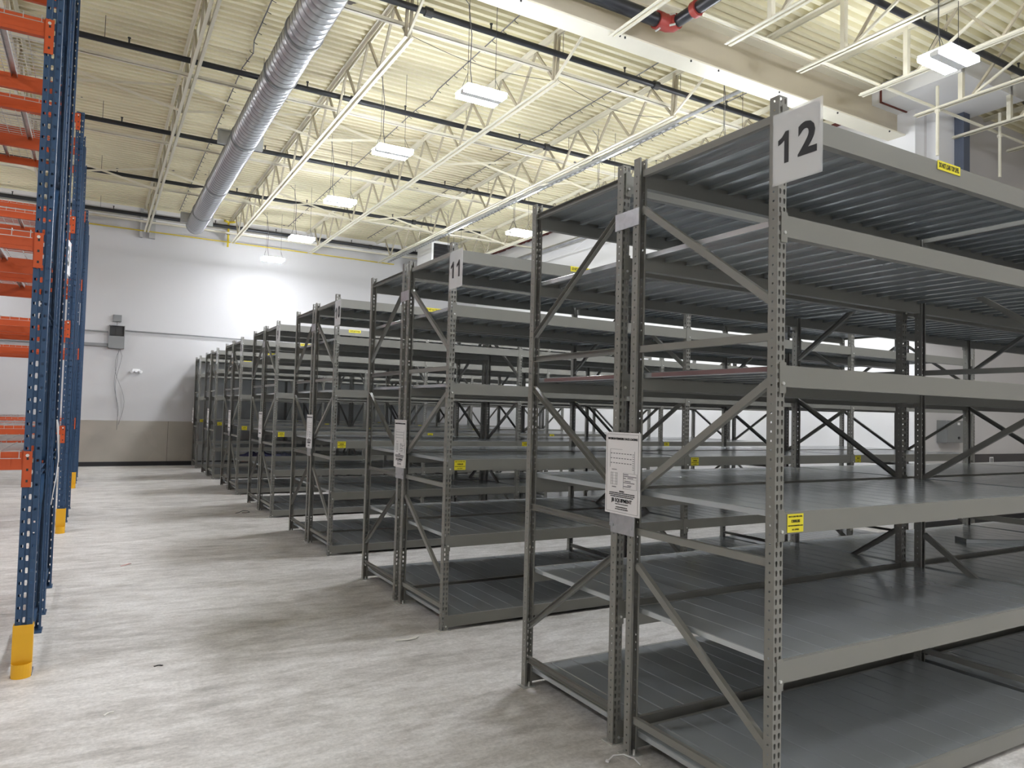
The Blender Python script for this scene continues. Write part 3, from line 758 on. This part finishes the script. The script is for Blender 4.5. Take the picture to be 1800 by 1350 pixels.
def brun(root, y0, nb, guard):
    for f in range(nb+1):
        x = -f*LBY
        for k, yc in enumerate((0, PDp)):
            if k == 0: o = put('post', ME_bpost, root, (x-BW, y0, 0))
            else: o = put('post', ME_bpost, root, (x, y0+PDp, 0), (0, 0, math.pi))
            put('foot_plate', ME_bfoot, o)
        for me in BBR: put('brace', me, root, (x-BW*.5, y0, 0))
        if guard: put('column_guard', ME_guard, root, (x-BW, y0, 0))['label'] = 'yellow column guard'
    for b_ in range(nb):
        x = -(b_+1)*LBY
        for z in BL:
            for s, yy in ((0, y0), (1, y0+PDp)):
                o = put('beam', ME_ob, root, (x, yy, z) if s == 0 else (x+LBY-BW, yy, z), None if s == 0 else (0, 0, math.pi))
                put('connector', ME_conn, o); c = put('connector', ME_conn, o, (LBY-BW, 0, 0), None, (-1, 1, 1))
                put('safety_pin', ME_cpin, o, (LBY-BW+.044, 0, 0)); [put('slot', ME_chol, o, (LBY-BW+.048, 0, q_)) for q_ in (-.04, -.11, -.18)]
            for q in (0, 1): put('wire_deck', ME_wd, root, (x+.01+q*(LBY-BW)/2, y0, z+.008))
for k, y in enumerate((5.45, 11.12, 16.79)):
    root = thing('pallet_rack', 'blue and orange double pallet rack on the left, %s' % ['nearest, cut by the left edge', 'middle one with sign 3', 'farthest one with sign 2'][k], 'pallet rack', (BX1, y, 0), 'blue and orange pallet racks')
    brun(root, 0, 2, True); brun(root, PDp+.42, 2, False)
for num, y, z, x in ((3, 11.10, 3.345, -.362), (2, 16.77, 3.235, -.345)):
    t = thing('number_sign', 'white sign reading %d on the %s blue pallet rack' % (num, 'middle' if num == 3 else 'farthest'), 'sign', (x, y, z))
    t.rotation_euler = (0, 0, -math.radians(5.5))
    put('plate', MB().box(0, .002, -.40, -.0, 0, .44).mesh('plate', M_white), t)
    put('lettering', number_mesh(str(num), .34), t, (.003, -.20, .22), FACE_PX)
# loose white strap hanging on the nearest blue rack
st = MB().tube([(.0, 0, 1.56), (.008, .0, 1.50), (.012, .02, 1.40), (.022, .03, 1.25), (.014, .01, 1.1), (-.0, -.03, .98), (-.01, -.06, .88)], [.006, .010, .005, .004, .004, .003, .003], 6)
tag(put('hanging_strap', smooth(st.mesh('hanging_strap', M_whitep)), None, (BX1+.02, 6.93, 0)), 'white plastic strap dangling beside the nearest blue rack posts', 'strap')

# ------------------------------------------------------------------ back wall fittings
t = thing('electrical_box', 'grey open electrical box high on the back wall left of the racks', 'electrical box', (.42, YF, 3.18))
a = MB().box(-.19, .19, -.12, -.005, 0, .60)
fr = MB().box(-.19, .19, -.02, -.005, 0, .62).box(-.19, -.175, -.13, -.02, 0, .62).box(.175, .19, -.13, -.02, 0, .62).box(-.19, .19, -.13, -.02, 0, .015).box(-.19, .19, -.13, -.02, .605, .62)
put('housing', fr.mesh('housing', M_boxg), t)
put('cover_panel', MB().box(-.175, .175, -.125, -.115, .015, .33).mesh('cover_panel', M_boxg), t)
put('breaker_bank', MB().box(-.15, .15, -.06, -.02, .35, .58).box(-.02, .02, -.08, -.06, .36, .56).mesh('breaker_bank', M_dark), t)
tag(put('junction_box', MB().box(-.1, .1, -.08, 0, 0, .18).box(-.085, .085, -.085, -.08, .015, .165).tube([(0, -.04, -.11), (0, -.04, 0)], .008, 6).mesh('junction_box', M_boxg), None, (.42, YF-.005, 3.91)), 'small square grey box above the open electrical box', 'electrical box')
cond = MB().tube([(XL+.5, -.06, 3.66), (.22, -.06, 3.62)], .018, 8).tube([(.62, -.06, 3.68), (9, -.06, 3.62)], .018, 8)
tag(put('wall_conduit', smooth(cond.mesh('wall_conduit', M_boxg)), None, (0, YF, 0)), 'upper grey conduit running across the back wall at the electrical box', 'conduit')
tag(put('wall_conduit', MB().box(XL+.5, .23, -.07, -.005, 3.22, 3.30).mesh('wall_conduit', M_boxg), None, (0, YF, 0)), 'lower grey trunking left of the electrical box on the back wall', 'conduit')
cb = MB()
for k, (dx, zz) in enumerate(((-.02, 1.25), (.02, .98), (.05, 1.12))):
    pts = [(.42+.08+dx*.5, -.06, 3.16)]
    for i in range(1, 14):
        t_ = i/13; pts.append((.49+dx*(1+2.2*math.sin(t_*5+k*2)) + .03*math.sin(t_*9+k), -.05-.01*k, 3.16+(zz-3.16)*t_))
    cb.tube(pts, .005, 5)
tag(put('loose_cables', cb.mesh('loose_cables', M_cable), None, (0, YF, 0)), 'thin loose cables dangling below the electrical box', 'cable')
t = thing('emergency_light', 'small white twin-head emergency light on the back wall', 'emergency light', (.93, YF, 2.60))
put('body', smooth(MB().tube([(0, -.09, 0), (0, -.005, 0)], [.04, .05], 14).box(-.09, .09, -.06, -.005, -.02, .05).mesh('body', M_whitep)), t)
for s in (-1, 1): put('lamp_head', smooth(MB().tube([(s*.07, -.04, -.005), (s*.12, -.13, -.03)], [.028, .04], 12).mesh('lamp_head', M_whitep)), t)
# gas pipe and white pipe along the wall
gp = smooth(MB().tube([(XL+.3, -.18, 6.50), (8.2, -.18, 6.42)], .016, 8).mesh('pipe', M_gas))
t = thing('gas_pipe', 'thin yellow gas pipe running along the top of the back wall', 'gas pipe', (0, YF, 0)); put('pipe', gp, t)
put('drop_pipe', smooth(MB().tube([(3.13, -.17, 6.30), (3.13, -.17, 7.02)], .028, 8).tube([(3.13, -.17, 7.02), (3.0, -.3, 7.02)], .03, 8).tube([(3.13, -.17, 7.02), (3.28, -.3, 7.02)], .03, 8).mesh('drop_pipe', M_gas)), t)
put('valve', MB().tube([(3.13, -.17, 6.66), (3.13, -.17, 6.72)], .05, 8).box(3.05, 3.26, -.25, -.2, 6.67, 6.69).mesh('valve', M_dark), t)
tag(put('wall_pipe', smooth(MB().tube([(XL+.3, -.10, 6.80), (11.2, -.10, 6.78)], .022, 8).mesh('wall_pipe', M_whitep)), None, (0, YF, 0)), 'thin white pipe along the back wall just under the roof', 'pipe')
tag(put('wall_bracket', MB().box(.86, .93, -.12, -.0, 6.28, 7.06).box(1.09, 1.24, -.12, 0, 6.28, 7.06).mesh('wall_bracket', paint('bracket_grey', (.4, .4, .4), .6)), None, (0, YF, 0)), 'grey steel bracket carrying the joist end left of the duct', 'bracket')
# conduits clipped under the roof deck between the joists, and loose wires
CLIP = MB().tube([(0, 0, 0), (.0, 0, -.03), (.05, 0, -.045)], .005, 5).mesh('clip', M_dark)
for k, (x, where) in enumerate([(1.80, 'left of the spiral duct'), (4.75, 'right of the aisle lamps'), (7.2, 'left of the galvanised tube'), (9.1, 'nearest the right wall')]):
    t = thing('deck_conduit', 'thin dark conduit with clips under the roof deck, ' + where, 'conduit', (x, 0, ZC-.02), 'conduits under the roof deck')
    put('conduit', MB().tube([(0, 7.6, 0), (.0, 11, 0), (.06, 11.4, 0), (.0, 12, 0), (0, 21.9, 0)], .009, 6).mesh('conduit', M_cable), t)
    for j_ in range(44): put('clip', CLIP, t, (0, 7.8+j_*.32, 0))
for k, (x0, x1, y0, y1) in enumerate([(3.2, 5.44, 8.5, 8.6), (5.44, 7.65, 8.5, 8.7)]):
    pts = [(x0+(x1-x0)*i/10, y0+(y1-y0)*i/10, 6.47-.16*math.sin(math.pi*i/10)*(1 if k else .7)) for i in range(11)]
    tag(put('sagging_wire', MB().tube(pts, .004, 5).mesh('sagging_wire', M_dark), None), 'thin dark wire sagging between roof joists, %s' % ['left of the nearest lamp', 'right of the nearest lamp', 'near the spiral duct'][k], 'wire', 'sagging wires')
# unit heater
t = thing('unit_heater', 'white boxed unit heater with black louvres hanging near the back wall', 'heater', (8.85, 19.7, 5.90))
put('housing', MB().box(-.40, .42, 0, 1.1, 0, .86).mesh('housing', M_whitep), t)
put('grille', MB().box(-.34, .36, -.012, -.001, .07, .79).mesh('grille', M_ink), t)
for k in range(6): put('louvre', MB().box(-.33, .35, -.04, -.012, .12+k*.11, .135+k*.11).mesh('louvre', paint('louvre%d' % k, (.10, .04, .04) if k == 2 else (.03, .03, .035), .4)), t)
put('hanger_rod', MB().tube([(-.36, .1, .86), (-.36, .1, 1.2)], .006, 5).tube([(.36, .1, .86), (.36, .1, 1.2)], .006, 5).tube([(-.36, 1.0, .86), (-.36, 1.0, 1.2)], .006, 5).mesh('hanger_rod', M_dark), t)
put('flue', smooth(MB().tube([(0, .6, .86), (0, .6, 1.2)], .08, 12).mesh('flue', M_galv)), t)
# galvanised tube along the joist, pipe and boxes on the right wall
tag(put('galvanised_tube', smooth(MB().tube([(8.15, 7.45, 6.60), (8.15, 21.8, 6.60)], .03, 10).mesh('galvanised_tube', M_galv)), None), 'shiny galvanised tube running parallel to the joists above the grey racks', 'pipe')
t = thing('cable_tray', 'slotted cable strut clipped beside the joist over the racks', 'cable tray', (7.74, 8.5, 6.315))
put('channel', MB().box(0, .06, 0, 13, 0, .004).box(0, .004, 0, 13, 0, .035).box(.056, .06, 0, 13, 0, .035).mesh('channel', M_galv), t)
mb = MB()
for k in range(80): mb.box(.015, .045, .05+k*.16, .13+k*.16, -.001, 0.0)
put('slot_row', mb.mesh('slot_row', M_dark), t)['kind'] = 'stuff'
tag(put('wall_duct', smooth(MB().tube([(11.12, 8, 6.45), (11.12, 21.5, 6.45)], .06, 14).mesh('wall_duct', M_galv)), None), 'grey round pipe running along the upper right wall', 'pipe')
tag(put('wall_hooks', MB().tube([(11.1, 17.0, 6.4), (11.1, 16.2, 6.15), (11.1, 15.4, 6.4)], .008, 5).tube([(11.14, 12, 6.12), (11.14, 20, 6.15)], .012, 6).mesh('wall_hooks', M_whitep), None), 'thin white pipe and drooping wire under the grey wall pipe', 'pipe')
t = thing('disconnect_switch', 'grey disconnect switch box on the right return wall behind the racks', 'electrical box', (12.2, YW, 1.40))
put('housing', MB().box(-.28, .26, -.16, 0, 0, .36).mesh('housing', M_boxg), t)
put('door', MB().box(-.27, .19, -.168, -.16, .015, .345).mesh('door', M_boxg), t)
put('lever', MB().box(.275, .315, -.13, -.07, .05, .17).tube([(.05, -.185, .08), (.05, -.165, .08)], .022, 10).mesh('lever', M_dark), t)
mb = MB()
for z in (.29, .24, .19, .14): mb.box(.20, .255, -.163, -.16, z, z+.035)
mb.box(.02, .09, -.171, -.168, .29, .33)
put('label_plate', mb.mesh('label_plate', M_white), t)
t = thing('wall_outlet', 'white double outlet plate on the dark lower wall at the right', 'outlet', (13.55, YW-.016, 1.03))
put('plate', MB().box(-.06, .06, -.006, 0, 0, .12).mesh('plate', M_white), t); put('socket', MB().box(-.04, -.008, -.008, -.006, .02, .10).box(.008, .04, -.008, -.006, .02, .10).mesh('socket', M_inkg), t)
# near-side pipes on the right
t = thing('conduit_run', 'cream conduit with drops crossing under the joists at the upper right', 'conduit', (0, 6.15, 6.44))
put('pipe', smooth(MB().tube([(6.0, 0, .0), (XR, 0, 0)], .022, 8).mesh('pipe', M_cream2)), t)
for x in (10.7, 12.45): put('drop_pipe', smooth(MB().tube([(x, -.05, -.75), (x, -.05, .30)], .024, 8).tube([(x, -.05, -.1), (x, -.05, -.06)], .04, 8).mesh('drop_pipe', M_cream2)), t)
# ------------------------------------------------------------------ small things on shelves and floor
def crumple(name, sx, sy, sz, m, seed):
    random.seed(seed); nx_, ny_ = 18, 12; mb = MB()
    for j_ in range(ny_+1):
        for i in range(nx_+1):
            u, v = i/nx_, j_/ny_
            e_ = math.sin(math.pi*u)**.5*math.sin(math.pi*v)**.5 if 0 < u < 1 and 0 < v < 1 else 0
            h = e_*sz*(.55+.25*math.sin(u*17+seed)+.2*math.sin(v*13+u*9))+e_*random.uniform(-.01, .01)
            mb.v.append(((u-.5)*sx*(1+.12*math.sin(v*7+seed)), (v-.5)*sy*(1+.15*math.sin(u*6+seed)), max(0, h)+.001))
    for j_ in range(ny_):
        for i in range(nx_):
            a = j_*(nx_+1)+i; mb.f.append((a, a+1, a+nx_+2, a+nx_+1))
    n = len(mb.v); mb.v += [(v[0], v[1], 0) for v in mb.v[:]]
    for j_ in range(ny_):
        for i in range(nx_):
            a = n+j_*(nx_+1)+i; mb.f.append((a+nx_+1, a+nx_+2, a+1, a))
    ring = [i for i in range(nx_+1)]+[(j_*(nx_+1)+nx_) for j_ in range(1, ny_+1)]+[ny_*(nx_+1)+i for i in range(nx_-1, -1, -1)]+[j_*(nx_+1) for j_ in range(ny_-1, 0, -1)]
    for q in range(len(ring)):
        a, b_ = ring[q], ring[(q+1) % len(ring)]; mb.f.append((b_, a, a+n, b_+n))
    return smooth(mb.mesh(name, m), 1.2)
tag(put('crumpled_jacket', crumple('crumpled_jacket', .62, .42, .11, M_cloth, 3), None, (2.82, 15.0, .733)), 'dark navy jacket crumpled on a low shelf of the rack numbered 8', 'jacket')
tag(put('crumpled_cloth', crumple('crumpled_cloth', .34, .3, .07, paint('grey_blue_cloth', (.09, .10, .17), .9, var=.3), 5), None, (3.35, 15.0, .733)), 'grey blue cloth lying beside the navy jacket on the rack numbered 8', 'cloth')
tag(put('loose_plank', MB().prism([(0, 0), (0, .03), (.004, .034), (.146, .034), (.15, .03), (.15, 0)], 'x', -.42, .42).mesh('loose_plank', M_deck), None, (6.62, 3.12, .7315), (0, 0, -.5)), 'loose steel deck plank lying across a low shelf of the rack numbered 12', 'plank')
def strip(name, pts, wd, m, h=.003):
    mb = MB()
    for a, b_ in zip(pts, pts[1:]): mb.bar((a[0], a[1], a[2]+h/2), (b_[0], b_[1], b_[2]+h/2), h, wd)
    return mb.mesh(name, m)
M_litter = paint('pale_litter', (.75, .73, .68), .6)
tag(put('paper_strip', strip('paper_strip', [(0, 0, 0), (.07, -.012, .004), (.13, .0, .006), (.165, .035, .012)], .035, M_litter), None, (2.0, 5.12, 0), (0, 0, -.25)), 'torn white strip lying on the floor before the rack numbered 11', 'litter')
tie = MB().tube([(0, 0, .004), (.03, .045, .012), (.025, .10, .02), (-.01, .14, .018), (-.05, .15, .006)], .0035, 6).box(-.065, -.05, .142, .158, .002, .012)
tag(put('cable_tie', tie.mesh('cable_tie', M_whitep), None, (2.38, 2.79, 0), (0, 0, .5)), 'white cable tie on the floor by the front feet of the rack numbered 12', 'litter')
tag(put('wood_sliver', strip('wood_sliver', [(0, 0, 0), (.035, .01, .003), (.06, .0, .0)], .012, M_litter), None, (.11, 4.57, 0), (0, 0, .6)), 'pale sliver on the open floor, lower left of the photo', 'litter')
tag(put('dark_crumb', strip('dark_crumb', [(0, 0, 0), (.03, .008, .002), (.05, -.01, .002)], .014, M_dark), None, (.40, 5.28, 0)), 'small dark crumb on the open floor beyond the pale sliver', 'litter')
tag(put('pink_shred', strip('pink_shred', [(0, 0, 0), (.05, .04, .004), (.09, .1, .002)], .025, paint('pink_litter', (.6, .35, .33), .7)), None, (bx := .30, 8.65, 0)), 'small pink shred on the floor near the second yellow guard', 'litter')
cw = [(0, 0, .004), (.06, .03, .01), (.13, .09, .03), (.2, .1, .02), (.22, .04, .006), (.15, .0, .004), (.1, .03, .004)]
tag(put('wire_scrap', MB().tube(cw, .004, 5).mesh('wire_scrap', M_dark), None, (2.0, 12.2, 0)), 'curled dark wire scrap on the floor beside the rack numbered 9', 'litter')
tag(put('paper_strip', strip('paper_strip', [(0, 0, 0), (.09, .0, .003)], .02, M_litter), None, (2.25, 11.35, 0)), 'short pale strip on the floor at the foot of the rack numbered 9', 'litter')
